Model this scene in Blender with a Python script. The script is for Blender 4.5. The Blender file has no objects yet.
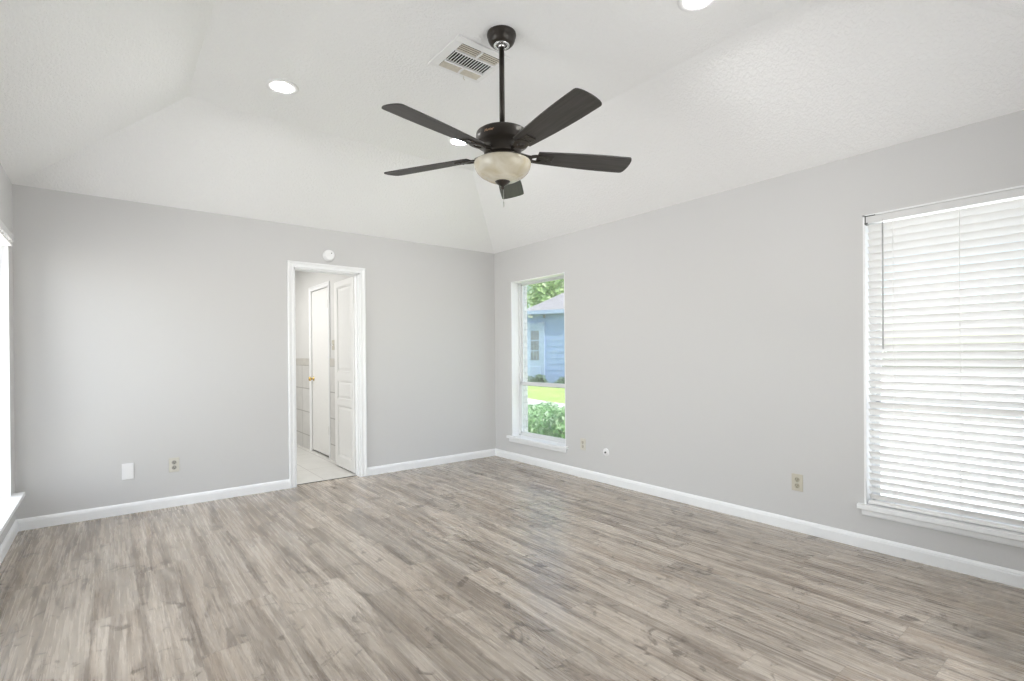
import bpy, bmesh, math, random
from mathutils import Vector, Matrix
R = math.radians
random.seed(7)
S = bpy.context.scene
COL = S.collection

# ------------------------------------------------------------------ camera
cam_d = bpy.data.cameras.new('camera'); cam = bpy.data.objects.new('camera', cam_d); COL.objects.link(cam)
cr = Vector((0.78544726, -0.61887918, -0.00781987)); cu = Vector((0.00808189, -0.002378, 0.99996451)); cf = Vector((0.61887582, 0.78548259, -0.00313392))
cam.matrix_world = Matrix(((cr.x, cu.x, -cf.x, -3.66278), (cr.y, cu.y, -cf.y, -4.98064), (cr.z, cu.z, -cf.z, 1.21175), (0, 0, 0, 1)))
cam_d.sensor_fit = 'HORIZONTAL'; cam_d.sensor_width = 36.0; cam_d.lens = 510.413 / 1024 * 36
cam_d.shift_y = 16.246 / 1024; cam_d.clip_start = 0.02; cam_d.clip_end = 200
S.camera = cam

# ------------------------------------------------------------------ sky, sun, daylight, exposure
W = bpy.data.worlds.new('sky'); S.world = W; W.use_nodes = True
wn = W.node_tree.nodes; wn.clear()
sky = wn.new('ShaderNodeTexSky'); sky.sky_type = 'NISHITA'; sky.sun_disc = False; sky.sun_elevation = R(52); sky.sun_rotation = R(180)
sky.altitude = 50; sky.air_density = 1.0; sky.dust_density = 2.0
bg = wn.new('ShaderNodeBackground'); bg.inputs[1].default_value = 0.40
wo = wn.new('ShaderNodeOutputWorld')
W.node_tree.links.new(sky.outputs[0], bg.inputs[0]); W.node_tree.links.new(bg.outputs[0], wo.inputs[0])

def sun(name, to_sun, strength, col, ang=1.0):
    l = bpy.data.lights.new(name, 'SUN'); l.energy = strength; l.color = col; l.angle = R(ang)
    o = bpy.data.objects.new(name, l); COL.objects.link(o)
    o.rotation_euler = Vector(to_sun).to_track_quat('Z', 'Y').to_euler(); o.location = (3, -6, 12)
sun('sun', (0.0, -0.62, 0.78), 6.0, (1.0, 0.96, 0.9))

def area(name, loc, toward, sx, sy, watts, col=(1, 1, 1)):
    l = bpy.data.lights.new(name, 'AREA'); l.shape = 'RECTANGLE'; l.size = sx; l.size_y = sy; l.energy = watts; l.color = col
    o = bpy.data.objects.new(name, l); COL.objects.link(o); o.location = loc
    o.rotation_euler = (-Vector(toward)).to_track_quat('Z', 'Y').to_euler()
    return o
# area lights as daylight outside two real windows and two added ones
area('daylight_blind_window', (0.42, -4.31, 1.12), (-1, 0, 0.30), 1.25, 2.2, 19, (1.0, 0.985, 0.96))
area('daylight_left_window', (-4.62, -0.75, 1.1), (1, -0.6, -0.1), 1.3, 2.0, 46, (1.0, 0.985, 0.975))
area('added_fill_left_near', (-4.62, -2.3, 1.1), (1, 0.05, -0.15), 1.3, 2.0, 62, (1.0, 0.985, 0.975))  # fill light for the added second window on the left
area('added_fill_front', (-1.55, -5.42, 1.1), (-.45, 1, 0.5), 2.1, 2.0, 40, (1.0, 0.985, 0.965))  # fill light for the added front window behind the camera
area('added_bathroom_fill', (-2.75, 1.5, 2.40), (0, 0, -1), 1.0, 1.6, 26, (1.0, 0.98, 0.95))  # added fill to brighten the bathroom, no lamp is seen there

S.view_settings.view_transform = 'Standard'; S.view_settings.look = 'None'
S.view_settings.exposure = 0.32; S.view_settings.gamma = 1.0; S.view_settings.use_curve_mapping = False
S.cycles.max_bounces = 12; S.cycles.diffuse_bounces = 8; S.cycles.transparent_max_bounces = 16

# ------------------------------------------------------------------ materials
def new_mat(name):
    m = bpy.data.materials.new(name); m.use_nodes = True
    nt = m.node_tree; return m, nt, nt.nodes['Principled BSDF']
class G:
    def __init__(s, nt): s.nt = nt
    def n(s, t, **k):
        x = s.nt.nodes.new(t)
        for a, b in k.items(): setattr(x, a, b)
        return x
    def l(s, a, b): s.nt.links.new(a, b)
    def math(s, op, a, b=None, c=None):
        x = s.n('ShaderNodeMath', operation=op)
        for i, v in enumerate((a, b, c)):
            if v is None: continue
            if isinstance(v, (int, float)): x.inputs[i].default_value = v
            else: s.l(v, x.inputs[i])
        return x.outputs[0]
    def xyz(s, a, b, c):
        x = s.n('ShaderNodeCombineXYZ')
        for i, v in enumerate((a, b, c)):
            if isinstance(v, (int, float)): x.inputs[i].default_value = v
            else: s.l(v, x.inputs[i])
        return x.outputs[0]
    def noise(s, vec, scale, detail=3, rough=.5, dist=0.):
        x = s.n('ShaderNodeTexNoise'); x.inputs['Scale'].default_value = scale; x.inputs['Detail'].default_value = detail
        x.inputs['Roughness'].default_value = rough; x.inputs['Distortion'].default_value = dist
        if vec is not None: s.l(vec, x.inputs['Vector'])
        return x.outputs['Fac']
    def ramp(s, fac, stops):
        x = s.n('ShaderNodeValToRGB'); e = x.color_ramp.elements
        while len(e) < len(stops): e.new(.5)
        for k, (p, c) in enumerate(stops):
            e[k].position = p; e[k].color = (c[0], c[1], c[2], 1) if isinstance(c, tuple) else (c, c, c, 1)
        s.l(fac, x.inputs[0]); return x.outputs[0]
    def mix(s, fac, a, b, mode='MIX'):
        x = s.n('ShaderNodeMix', data_type='RGBA', blend_type=mode)
        for i, v in ((0, fac), (6, a), (7, b)):
            if isinstance(v, (int, float)): x.inputs[i].default_value = v
            elif isinstance(v, tuple): x.inputs[i].default_value = (v[0], v[1], v[2], 1)
            else: s.l(v, x.inputs[i])
        return x.outputs[2]
    def bump(s, h, strength, dist, bsdf):
        x = s.n('ShaderNodeBump'); x.inputs['Strength'].default_value = strength; x.inputs['Distance'].default_value = dist
        s.l(h, x.inputs['Height']); s.l(x.outputs[0], bsdf.inputs['Normal'])
    def obj(s): return s.n('ShaderNodeTexCoord').outputs['Object']

def paint(name, col, rough=.5, metal=0., nscale=40., var=.04, bump=.0, bdist=.001, spec=.5):
    m, nt, b = new_mat(name); g = G(nt)
    f = g.noise(g.obj(), nscale, 3)
    c0 = tuple(x * (1 - var) for x in col); c1 = tuple(min(1, x * (1 + var)) for x in col)
    g.l(g.ramp(f, [(.3, c0), (.7, c1)]), b.inputs['Base Color'])
    b.inputs['Roughness'].default_value = rough; b.inputs['Metallic'].default_value = metal; b.inputs['Specular IOR Level'].default_value = spec
    if bump: g.bump(f, bump, bdist, b)
    return m

M = {}
M['wall'] = paint('grey_wall_paint', (.580, .577, .576), .75, nscale=160, var=.012, bump=.25, bdist=.0012, spec=.3)
M['bath_wall'] = paint('pale_wall_paint', (.66, .66, .65), .6, nscale=120, var=.01, bump=.2)
M['trim'] = paint('white_trim_paint', (.82, .83, .84), .35, nscale=30, var=.01)
M['door'] = paint('white_door_paint', (.80, .80, .79), .4, nscale=30, var=.01)
M['frame'] = paint('white_aluminium', (.70, .71, .72), .4, nscale=30, var=.02)
M['blind'] = paint('white_blind_slat', (.80, .79, .775), .45, nscale=20, var=.015)
M['headrail'] = paint('white_enamel_rail', (.66, .66, .66), .4, nscale=20, var=.01)
M['bracket'] = paint('dull_steel', (.10, .10, .10), .45, .6)
M['wand'] = paint('clear_grey_wand', (.42, .42, .42), .3)
M['bronze'] = paint('dark_bronze', (.036, .030, .025), .35, .35, nscale=20, var=.1)
M['bright_metal'] = paint('bright_steel', (.8, .8, .8), .25, .9)
M['blade'] = None
M['gold'] = paint('gold_lettering', (.62, .36, .22), .4, .2)
M['brass'] = paint('polished_brass', (.75, .55, .22), .25, .9)
M['ivory'] = paint('ivory_plastic', (.52, .49, .41), .4, nscale=20, var=.02)
M['ivory_pale'] = paint('pale_ivory_plastic', (.60, .58, .52), .4, nscale=20, var=.02)
M['tan_plastic'] = paint('tan_plastic', (.40, .37, .29), .45)
M['dull_plastic'] = paint('dull_grey_plastic', (.34, .33, .30), .45)
M['white_plastic'] = paint('white_plastic', (.82, .82, .83), .4, nscale=20, var=.01)
M['slot'] = paint('dark_slot', (.03, .028, .025), .5)
M['hinge'] = paint('hinge_steel', (.50, .50, .48), .35, .5)
M['vent'] = paint('white_vent_enamel', (.80, .80, .80), .4, nscale=30, var=.01)
M['vent_slat'] = paint('dusty_beige_louvre', (.60, .56, .48), .5, nscale=60, var=.08)
M['unlit'] = paint('shade_black', (.03, .028, .026), .9)  # near-black colour put in for shade behind the louvres and closet door
M['concrete'] = paint('pale_concrete', (.78, .76, .72), .9, nscale=5, var=.06)
M['dark_fixture'] = paint('dark_fixture', (.12, .13, .15), .5)
M['bark'] = paint('bark', (.12, .09, .07), .9, nscale=9, var=.3, bump=.5, bdist=.01)
M['shed_trim'] = paint('pale_blue_trim', (.36, .45, .63), .6, nscale=8, var=.03)
M['shed_pane'] = paint('curtained_pane', (.20, .22, .25), .25, nscale=9, var=.3)

def ceiling_mat():
    m, nt, b = new_mat('textured_ceiling_paint'); g = G(nt); o = g.obj()
    f1 = g.noise(o, 58, 5, .62, .4); f2 = g.noise(o, 190, 2)
    h = g.math('ADD', g.math('MULTIPLY', g.ramp(f1, [(.42, 0.), (.62, 1.)]), .8), g.math('MULTIPLY', f2, .35))
    b.inputs['Base Color'].default_value = (.868, .868, .872, 1); b.inputs['Roughness'].default_value = .85; b.inputs['Specular IOR Level'].default_value = .2
    g.bump(h, .65, .0040, b); return m
M['ceiling'] = ceiling_mat()

def plank_mat():
    m, nt, b = new_mat('grey_oak_planks'); g = G(nt)
    sp = g.n('ShaderNodeSeparateXYZ'); g.l(g.obj(), sp.inputs[0]); x, y = sp.outputs[0], sp.outputs[1]
    PW, PL = .178, 1.22
    px = g.math('DIVIDE', x, PW); i = g.math('FLOOR', px); fx = g.math('FRACT', px)
    w1 = g.n('ShaderNodeTexWhiteNoise', noise_dimensions='1D'); g.l(i, w1.inputs['W'])
    py = g.math('ADD', g.math('DIVIDE', y, PL), w1.outputs['Value']); j = g.math('FLOOR', py); fy = g.math('FRACT', py)
    w2 = g.n('ShaderNodeTexWhiteNoise', noise_dimensions='2D'); g.l(g.xyz(i, j, 0), w2.inputs['Vector'])
    rnd = w2.outputs['Value']; z = g.math('MULTIPLY', rnd, 53.)
    ys = g.math('ADD', y, z)
    def n(ax, ay, detail, rough, dist): return g.noise(g.xyz(g.math('MULTIPLY', x, ax), g.math('MULTIPLY', ys, ay), z), 1., detail, rough, dist)
    fine = n(78., 2.6, 4, .6, .3)
    mid = n(13., .60, 6, .62, .7)
    broad = n(5., .40, 3, .5, .5)
    crack = n(8.5, .62, 5, .60, 1.0)
    crack2 = n(15., 1.1, 5, .62, 1.4)
    knot = n(8., 7.5, 5, .62, 1.1)
    wav = g.noise(g.xyz(g.math('MULTIPLY', i, 7.3), g.math('MULTIPLY', ys, 2.2), z), 1., 4, .65)
    col = g.ramp(mid, [(.36, (.295, .240, .190)), (.5, (.398, .341, .284)), (.63, (.470, .417, .358))])
    col = g.mix(g.ramp(broad, [(.42, 0.), (.60, .6)]), col, (.440, .392, .338))
    col = g.mix(g.math('MULTIPLY', g.ramp(fine, [(.40, 1.), (.53, 0.)]), .30), col, (.19, .155, .124))
    col = g.mix(g.math('MULTIPLY', g.ramp(crack, [(.54, 0.), (.63, 1.)]), .62), col, (.165, .130, .102))
    col = g.mix(g.math('MULTIPLY', g.ramp(crack2, [(.56, 0.), (.61, 1.)]), .58), col, (.140, .112, .090))
    edge = g.math('ADD', g.math('ABSOLUTE', g.math('SUBTRACT', g.math('MULTIPLY', fx, 2.), 1.)), g.math('MULTIPLY', g.math('SUBTRACT', wav, .5), 2.6))
    col = g.mix(g.math('MULTIPLY', g.ramp(edge, [(.80, 0.), (1., 1.)]), .46), col, (.150, .118, .093))
    col = g.mix(g.math('MULTIPLY', g.ramp(knot, [(.59, 0.), (.65, 1.)]), .72), col, (.100, .078, .061))
    tone = g.math('ADD', g.math('MULTIPLY', g.math('POWER', rnd, 3.), -.24), 1.06)
    vt = g.n('ShaderNodeVectorMath', operation='SCALE'); g.l(col, vt.inputs[0]); g.l(tone, vt.inputs['Scale']); col = vt.outputs[0]
    ex = g.math('MULTIPLY', g.math('MINIMUM', fx, g.math('SUBTRACT', 1., fx)), PW)
    ey = g.math('MULTIPLY', g.math('MINIMUM', fy, g.math('SUBTRACT', 1., fy)), PL)
    e = g.math('MINIMUM', ex, ey)
    seam = g.ramp(g.math('DIVIDE', e, .004), [(.25, 1.), (.6, 0.)])
    col = g.mix(g.math('MULTIPLY', seam, .28), col, (.09, .078, .068))
    g.l(col, b.inputs['Base Color'])
    g.l(g.math('ADD', .20, g.math('MULTIPLY', fine, .14)), b.inputs['Roughness'])
    b.inputs['Specular IOR Level'].default_value = .75
    h = g.math('SUBTRACT', g.math('MULTIPLY', fine, .3), seam)
    g.bump(h, .15, .0006, b); return m
M['floor'] = plank_mat()

def tile_mat(name, c1, c2, grout, bw, bh, mortar, rough, plane='XY', shift=0., var=.05, offx=0., offy=0.):
    m, nt, b = new_mat(name); g = G(nt)
    sp = g.n('ShaderNodeSeparateXYZ'); g.l(g.obj(), sp.inputs[0])
    a = {'X': sp.outputs[0], 'Y': sp.outputs[1], 'Z': sp.outputs[2]}
    v = g.xyz(g.math('ADD', a[plane[0]], offx), g.math('ADD', a[plane[1]], offy), 0.)
    br = g.n('ShaderNodeTexBrick', offset=shift, offset_frequency=2, squash=1.); g.l(v, br.inputs['Vector'])
    br.inputs['Color1'].default_value = (*c1, 1); br.inputs['Color2'].default_value = (*c2, 1); br.inputs['Mortar'].default_value = (*grout, 1)
    br.inputs['Scale'].default_value = 1.; br.inputs['Mortar Size'].default_value = mortar; br.inputs['Brick Width'].default_value = bw; br.inputs['Row Height'].default_value = bh
    nz = g.noise(g.obj(), 7, 4, .6, .6)
    c = g.mix(1., br.outputs['Color'], g.ramp(nz, [(.3, 1 - var), (.7, 1.)]), 'MULTIPLY')
    g.l(c, b.inputs['Base Color']); b.inputs['Roughness'].default_value = rough
    g.bump(br.outputs['Fac'], -.4, .003, b); return m
M['tile_floor'] = tile_mat('bath_floor_tile', (.66, .655, .63), (.62, .615, .59), (.40, .39, .37), .33, .90, .004, .35, 'XY', 0., .08, .035, -.68)
M['tile_wall'] = tile_mat('bath_wall_tile', (.66, .655, .64), (.62, .61, .59), (.36, .35, .33), .33, .305, .006, .3, 'YZ', 0., .12, .14, .12)
M['tile_cap'] = tile_mat('bath_border_tile', (.60, .58, .54), (.55, .53, .49), (.46, .45, .42), .15, .20, .004, .3, 'YZ', 0., .2, 0., 0.)
M['brick'] = tile_mat('white_painted_brick', (.86, .85, .86), (.82, .81, .83), (.62, .61, .63), .215, .072, .008, .8, 'XZ', .5, .1)
M['brick_y'] = tile_mat('white_painted_brick_face', (.74, .73, .74), (.68, .67, .69), (.56, .55, .57), .215, .072, .008, .8, 'YZ', .5, .1)
M['shingle'] = tile_mat('pale_shingles', (.40, .39, .40), (.34, .33, .34), (.27, .26, .27), .30, .14, .008, .9, 'XY', .5, .15)

def siding_mat():
    m, nt, b = new_mat('blue_siding_paint'); g = G(nt)
    f = g.noise(g.obj(), 6, 4)
    g.l(g.ramp(f, [(.3, (.235, .335, .555)), (.7, (.27, .37, .59))]), b.inputs['Base Color']); b.inputs['Roughness'].default_value = .6; return m
M['siding'] = siding_mat()

def leaf_mat(name, a, c, e):
    m, nt, b = new_mat(name); g = G(nt)
    gi = g.n('ShaderNodeNewGeometry')
    g.l(g.ramp(gi.outputs['Random Per Island'], [(0., a), (.5, c), (1., e)]), b.inputs['Base Color'])
    b.inputs['Roughness'].default_value = .5
    tr = g.n('ShaderNodeBsdfTranslucent'); tr.inputs[0].default_value = (*c, 1)
    mx = g.n('ShaderNodeMixShader'); mx.inputs[0].default_value = .3
    g.l(b.outputs[0], mx.inputs[1]); g.l(tr.outputs[0], mx.inputs[2]); g.l(mx.outputs[0], nt.nodes['Material Output'].inputs[0]); return m
M['tree_leaf'] = leaf_mat('tree_leaves', (.24, .40, .12), (.46, .64, .26), (.74, .84, .52))
M['dark_leaf'] = leaf_mat('dark_tree_leaves', (.06, .12, .07), (.12, .22, .11), (.22, .34, .18))
M['shrub_leaf'] = leaf_mat('shrub_leaves', (.12, .30, .12), (.36, .60, .28), (.74, .88, .66))

def grass_mat():
    m, nt, b = new_mat('lawn_grass'); g = G(nt); o = g.obj()
    f = g.noise(o, 1.3, 5, .65); f2 = g.noise(o, 30, 3)
    c = g.ramp(f, [(.3, (.28, .44, .08)), (.55, (.44, .62, .14)), (.75, (.60, .70, .28))])
    c = g.mix(.35, c, g.ramp(f2, [(.3, (.18, .32, .05)), (.7, (.66, .80, .30))]))
    g.l(c, b.inputs['Base Color']); b.inputs['Roughness'].default_value = .9; g.bump(f2, .5, .03, b); return m
M['grass'] = grass_mat()

def blade_mat():
    m, nt, b = new_mat('dark_walnut_blade'); g = G(nt)
    sp = g.n('ShaderNodeSeparateXYZ'); g.l(g.obj(), sp.inputs[0])
    f = g.noise(g.xyz(g.math('MULTIPLY', sp.outputs[0], 4.), g.math('MULTIPLY', sp.outputs[1], 70.), sp.outputs[2]), 1., 4, .6, .5)
    g.l(g.ramp(f, [(.3, (.030, .027, .025)), (.7, (.062, .056, .052))]), b.inputs['Base Color']); b.inputs['Roughness'].default_value = .52; return m
M['blade'] = blade_mat()

def glass_pane_mat():
    m, nt, b = new_mat('window_glass'); nt.nodes.remove(b); g = G(nt)
    tr = g.n('ShaderNodeBsdfTransparent'); tr.inputs[0].default_value = (.97, .985, .98, 1)
    gl = g.n('ShaderNodeBsdfGlossy'); gl.inputs['Roughness'].default_value = .02
    fr = g.n('ShaderNodeFresnel'); fr.inputs[0].default_value = 1.45
    mx = g.n('ShaderNodeMixShader'); g.l(g.math('MULTIPLY', fr.outputs[0], .6), mx.inputs[0]); g.l(tr.outputs[0], mx.inputs[1]); g.l(gl.outputs[0], mx.inputs[2])
    g.l(mx.outputs[0], nt.nodes['Material Output'].inputs[0]); return m
M['glass'] = glass_pane_mat()

def bowl_mat():
    m, nt, b = new_mat('cream_alabaster_glass'); g = G(nt)
    f = g.noise(g.obj(), 9, 3, .5, 1.2)
    g.l(g.ramp(f, [(.35, (.50, .445, .33)), (.62, (.60, .565, .48))]), b.inputs['Base Color']); b.inputs['Roughness'].default_value = .22
    b.inputs['Subsurface Weight'].default_value = .2; b.inputs['Subsurface Radius'].default_value = (.02, .02, .015); return m
M['bowl'] = bowl_mat()

def lamp_mat():
    m, nt, b = new_mat('lit_lens'); b.inputs['Base Color'].default_value = (.9, .9, .9, 1)
    b.inputs['Emission Color'].default_value = (1, .99, .98, 1); b.inputs['Emission Strength'].default_value = 250.; return m
M['lens'] = lamp_mat()

# ------------------------------------------------------------------ mesh helpers
def box(bm, x0, x1, y0, y1, z0, z1, bev=0., seg=1):
    b2 = bmesh.new() if bev else bm
    vs = [b2.verts.new(p) for p in ((x0, y0, z0), (x1, y0, z0), (x1, y1, z0), (x0, y1, z0), (x0, y0, z1), (x1, y0, z1), (x1, y1, z1), (x0, y1, z1))]
    for f in ((0, 3, 2, 1), (4, 5, 6, 7), (0, 1, 5, 4), (1, 2, 6, 5), (2, 3, 7, 6), (3, 0, 4, 7)): b2.faces.new([vs[i] for i in f])
    if bev:
        bmesh.ops.bevel(b2, geom=b2.edges[:], offset=bev, segments=seg, affect='EDGES', profile=.5)
        merge(bm, b2)
def merge(bm, b2, mat=None):
    if mat is not None: bmesh.ops.transform(b2, matrix=mat, verts=b2.verts[:])
    me = bpy.data.meshes.new('tmp'); b2.to_mesh(me); b2.free(); bm.from_mesh(me); bpy.data.meshes.remove(me)
def lathe(bm, prof, n=48, c=(0, 0), cap0=False, cap1=False, mat=None):
    b2 = bmesh.new(); rings = []
    for r, z in prof:
        if r < 1e-6: rings.append([b2.verts.new((c[0], c[1], z))])
        else: rings.append([b2.verts.new((c[0] + r * math.cos(2 * math.pi * k / n), c[1] + r * math.sin(2 * math.pi * k / n), z)) for k in range(n)])
    for a, b in zip(rings, rings[1:]):
        for k in range(n):
            k2 = (k + 1) % n
            if len(a) == 1 and len(b) == 1: continue
            if len(a) == 1: b2.faces.new((a[0], b[k], b[k2]))
            elif len(b) == 1: b2.faces.new((a[k], a[k2], b[0]))
            else: b2.faces.new((a[k], a[k2], b[k2], b[k]))
    if cap0 and len(rings[0]) > 1: b2.faces.new(rings[0])
    if cap1 and len(rings[-1]) > 1: b2.faces.new(rings[-1])
    bmesh.ops.recalc_face_normals(b2, faces=b2.faces[:])
    for f in b2.faces: f.smooth = True
    merge(bm, b2, mat)
def prism(bm, pts, o, ax, ay, az, depth):
    """polygon pts (u,v) at o + u*ax + v*ay, extruded along az by depth"""
    o, ax, ay, az = Vector(o), Vector(ax), Vector(ay), Vector(az)
    b2 = bmesh.new()
    a = [b2.verts.new(o + ax * u + ay * v) for u, v in pts]; b = [b2.verts.new(o + ax * u + ay * v + az * depth) for u, v in pts]
    b2.faces.new(a); b2.faces.new(b[::-1]); n = len(pts)
    for i in range(n): b2.faces.new((a[i], b[i], b[(i + 1) % n], a[(i + 1) % n]))
    bmesh.ops.recalc_face_normals(b2, faces=b2.faces[:]); merge(bm, b2)
def tube(bm, pts, r, n=8, r2=None):
    b2 = bmesh.new(); rings = []; pts = [Vector(p) for p in pts]
    for i, p in enumerate(pts):
        d = (pts[min(i + 1, len(pts) - 1)] - pts[max(i - 1, 0)]).normalized()
        s = d.orthogonal().normalized() if abs(d.z) > .99 else d.cross(Vector((0, 0, 1))).normalized()
        t = d.cross(s); rr = r if r2 is None else r + (r2 - r) * i / (len(pts) - 1)
        rings.append([b2.verts.new(p + s * rr * math.cos(2 * math.pi * k / n) + t * rr * math.sin(2 * math.pi * k / n)) for k in range(n)])
    for a, b in zip(rings, rings[1:]):
        for k in range(n): b2.faces.new((a[k], a[(k + 1) % n], b[(k + 1) % n], b[k]))
    b2.faces.new(rings[0]); b2.faces.new(rings[-1])
    bmesh.ops.recalc_face_normals(b2, faces=b2.faces[:])
    for f in b2.faces: f.smooth = len(f.verts) == 4
    merge(bm, b2)
def obj(name, bm, mat, parent=None, loc=(0, 0, 0), rot=None):
    me = bpy.data.meshes.new(name); bm.to_mesh(me); bm.free()
    for m in (mat if isinstance(mat, (list, tuple)) else [mat]): me.materials.append(m)
    o = bpy.data.objects.new(name, me); COL.objects.link(o); o.location = loc
    if rot is not None: o.rotation_euler = rot
    if parent is not None: o.parent = parent
    return o
def struct(o): o['kind'] = 'structure'; return o
def tag(o, label, cat, group=None):
    o['label'] = label; o['category'] = cat
    if group: o['group'] = group
    return o
def thing(name, label, cat, loc=(0, 0, 0), rot=(0, 0, 0), group=None):
    o = bpy.data.objects.new(name, None); o.empty_display_size = .1; COL.objects.link(o); o.location = loc; o.rotation_euler = rot
    return tag(o, label, cat, group)
def copy_tree(o, parent=None):
    c = o.copy(); COL.objects.link(c)
    if parent is not None: c.parent = parent
    for ch in list(o.children): copy_tree(ch, c)
    return c
def B(): return bmesh.new()

# ------------------------------------------------------------------ room constants (right wall x=0, back wall y=0, floor z=0)
RW, RL, H, HC, SB = 4.192, 5.06, 2.44, 2.96, .95
T, TB = .14, .115

# ------------------------------------------------------------------ floor, ceiling, walls
bm = B(); box(bm, -RW - .14, .14, -6.6, .07, -.05, 0.); struct(obj('floor', bm, M['floor']))

bm = B()
lo = [(-RW, 0), (0, 0), (0, -RL), (-RW, -RL)]; hi = [(-RW + SB, -SB), (-SB, -SB), (-SB, -RL + SB), (-RW + SB, -RL + SB)]
def ceil_shell(bm, dz, out):
    l = [bm.verts.new((x + (out if x > -1 else -out), y + (out if y > -1 else -out), H + dz - .0)) for x, y in lo]
    h = [bm.verts.new((x, y, HC + dz)) for x, y in hi]
    fs = [bm.faces.new(h)]
    for i in range(4): fs.append(bm.faces.new((l[i], l[(i + 1) % 4], h[(i + 1) % 4], h[i])))
    return l, h
l1, h1 = ceil_shell(bm, 0, 0.); l2, h2 = ceil_shell(bm, .10, .25)
for i in range(4): bm.faces.new((l1[i], l1[(i + 1) % 4], l2[(i + 1) % 4], l2[i]))
bmesh.ops.recalc_face_normals(bm, faces=bm.faces[:]); struct(obj('ceiling', bm, M['ceiling']))

def wall_with_openings(bm, axis, a0, a1, p0, p1, z0, z1, ops):
    """axis 'y': wall runs along y at x in [p0,p1]; ops: list of (a,b,zb,zt)"""
    def bx(a, b, c, d):
        if b - a < 1e-4 or d - c < 1e-4: return
        if axis == 'y': box(bm, p0, p1, a, b, c, d)
        else: box(bm, a, b, p0, p1, c, d)
    cur = a0
    for a, b, zb, zt in sorted(ops):
        bx(cur, a, z0, z1); bx(a, b, z0, zb); bx(a, b, zt, z1); cur = b
    bx(cur, a1, z0, z1)
WZ0, WZ1 = .27, 2.058
OP1 = (-1.214, -.322, WZ0, WZ1); OP2 = (-4.775, -3.846, WZ0, WZ1)
OP3 = (-1.09, -.20, WZ0, WZ1); OP4 = (-2.75, -1.86, WZ0, WZ1)
bm = B(); wall_with_openings(bm, 'y', -RL - .12, TB, 0., T, 0., H, [OP1, OP2]); struct(obj('wall_right', bm, M['wall']))
bm = B(); wall_with_openings(bm, 'y', -RL - .12, TB, T, .24, -.4, H + .2, [OP1, OP2]); struct(obj('wall_exterior', bm, M['brick']))
bm = B(); wall_with_openings(bm, 'y', -RL - .12, TB, -RW - T, -RW, 0., H, [OP3, OP4]); struct(obj('wall_left', bm, M['wall']))
DX0, DX1, DZ = -2.315, -1.684, 2.045
bm = B(); wall_with_openings(bm, 'x', -RW, 0., 0., TB, 0., H, [(DX0, DX1, 0., DZ)]); struct(obj('wall_back', bm, M['wall']))
bm = B(); wall_with_openings(bm, 'x', -RW, 0., -RL - .12, -RL, 0., H, [(-4.10, -3.20, 0., 2.05), (-2.45, -.65, WZ0, WZ1)]); struct(obj('wall_front', bm, M['wall']))
# short hallway behind the camera
bm = B(); box(bm, -4.22, -4.10, -6.6, -RL - .12, 0, H); box(bm, -3.20, -3.08, -6.6, -RL - .12, 0, H); box(bm, -4.22, -3.08, -6.72, -6.6, 0, H); struct(obj('wall_hallway', bm, M['wall']))
bm = B(); box(bm, -4.22, -3.08, -6.72, -RL - .12, H, H + .08); struct(obj('ceiling_hallway', bm, M['ceiling']))

# baseboards
BP = [(0, 0), (.014, 0), (.014, .060), (.0115, .066), (.0115, .070), (.008, .076), (.004, .081), (0, .083)]
def baseboard(name, segs):
    bm = B()
    for o, ax, az, d in segs: prism(bm, BP, o, ax, (0, 0, 1), az, d)
    struct(obj(name, bm, M['trim']))
baseboard('baseboard_back', [((-RW, 0, 0), (0, -1, 0), (1, 0, 0), RW - 2.371), ((-1.628, 0, 0), (0, -1, 0), (1, 0, 0), 1.628)])
baseboard('baseboard_right', [((0, 0, 0), (-1, 0, 0), (0, -1, 0), RL)])
baseboard('baseboard_left', [((-RW, 0, 0), (1, 0, 0), (0, -1, 0), RL)])
baseboard('baseboard_front', [((-3.20, -RL, 0), (0, 1, 0), (1, 0, 0), 3.20)])

# ------------------------------------------------------------------ door casing, jamb
def casing(bm, x0, x1, zt, prof, place):
    """mitred casing up, across and down; prof: (d outward, t proud)"""
    b2 = bmesh.new(); rings = []
    for cx, cz, sx, sz in ((x0, 0., -1, 0), (x0, zt, -1, 1), (x1, zt, 1, 1), (x1, 0., 1, 0)):
        rings.append([b2.verts.new(place(cx + sx * d, cz + sz * d, t)) for d, t in prof])
    n = len(prof)
    for a, b in zip(rings, rings[1:]):
        for k in range(n): b2.faces.new((a[k], a[(k + 1) % n], b[(k + 1) % n], b[k]))
    b2.faces.new(rings[0]); b2.faces.new(rings[-1])
    bmesh.ops.recalc_face_normals(b2, faces=b2.faces[:]); merge(bm, b2)
CP = [(0, 0), (0, .010), (.006, .013), (.016, .013), (.019, .010), (.034, .013), (.042, .018), (.053, .018), (.056, .015), (.056, 0)]
bm = B(); casing(bm, DX0, DX1, DZ, CP, lambda a, z, t: (a, -t, z)); struct(obj('trim_1', bm, M['trim']))
bm = B()   # jamb lining with a stop
box(bm, DX0 - .006, DX0 + .012, -.001, TB + .001, 0, DZ); box(bm, DX1 - .012, DX1 + .006, -.001, TB + .001, 0, DZ); box(bm, DX0, DX1, -.001, TB + .001, DZ - .012, DZ + .006)
box(bm, DX0 + .012, DX0 + .022, .03, .065, 0, DZ - .012, .002); box(bm, DX1 - .022, DX1 - .012, .03, .065, 0, DZ - .012, .002); box(bm, DX0 + .012, DX1 - .012, .03, .065, DZ - .022, DZ - .012, .002)
struct(obj('trim_2', bm, M['trim']))

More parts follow.
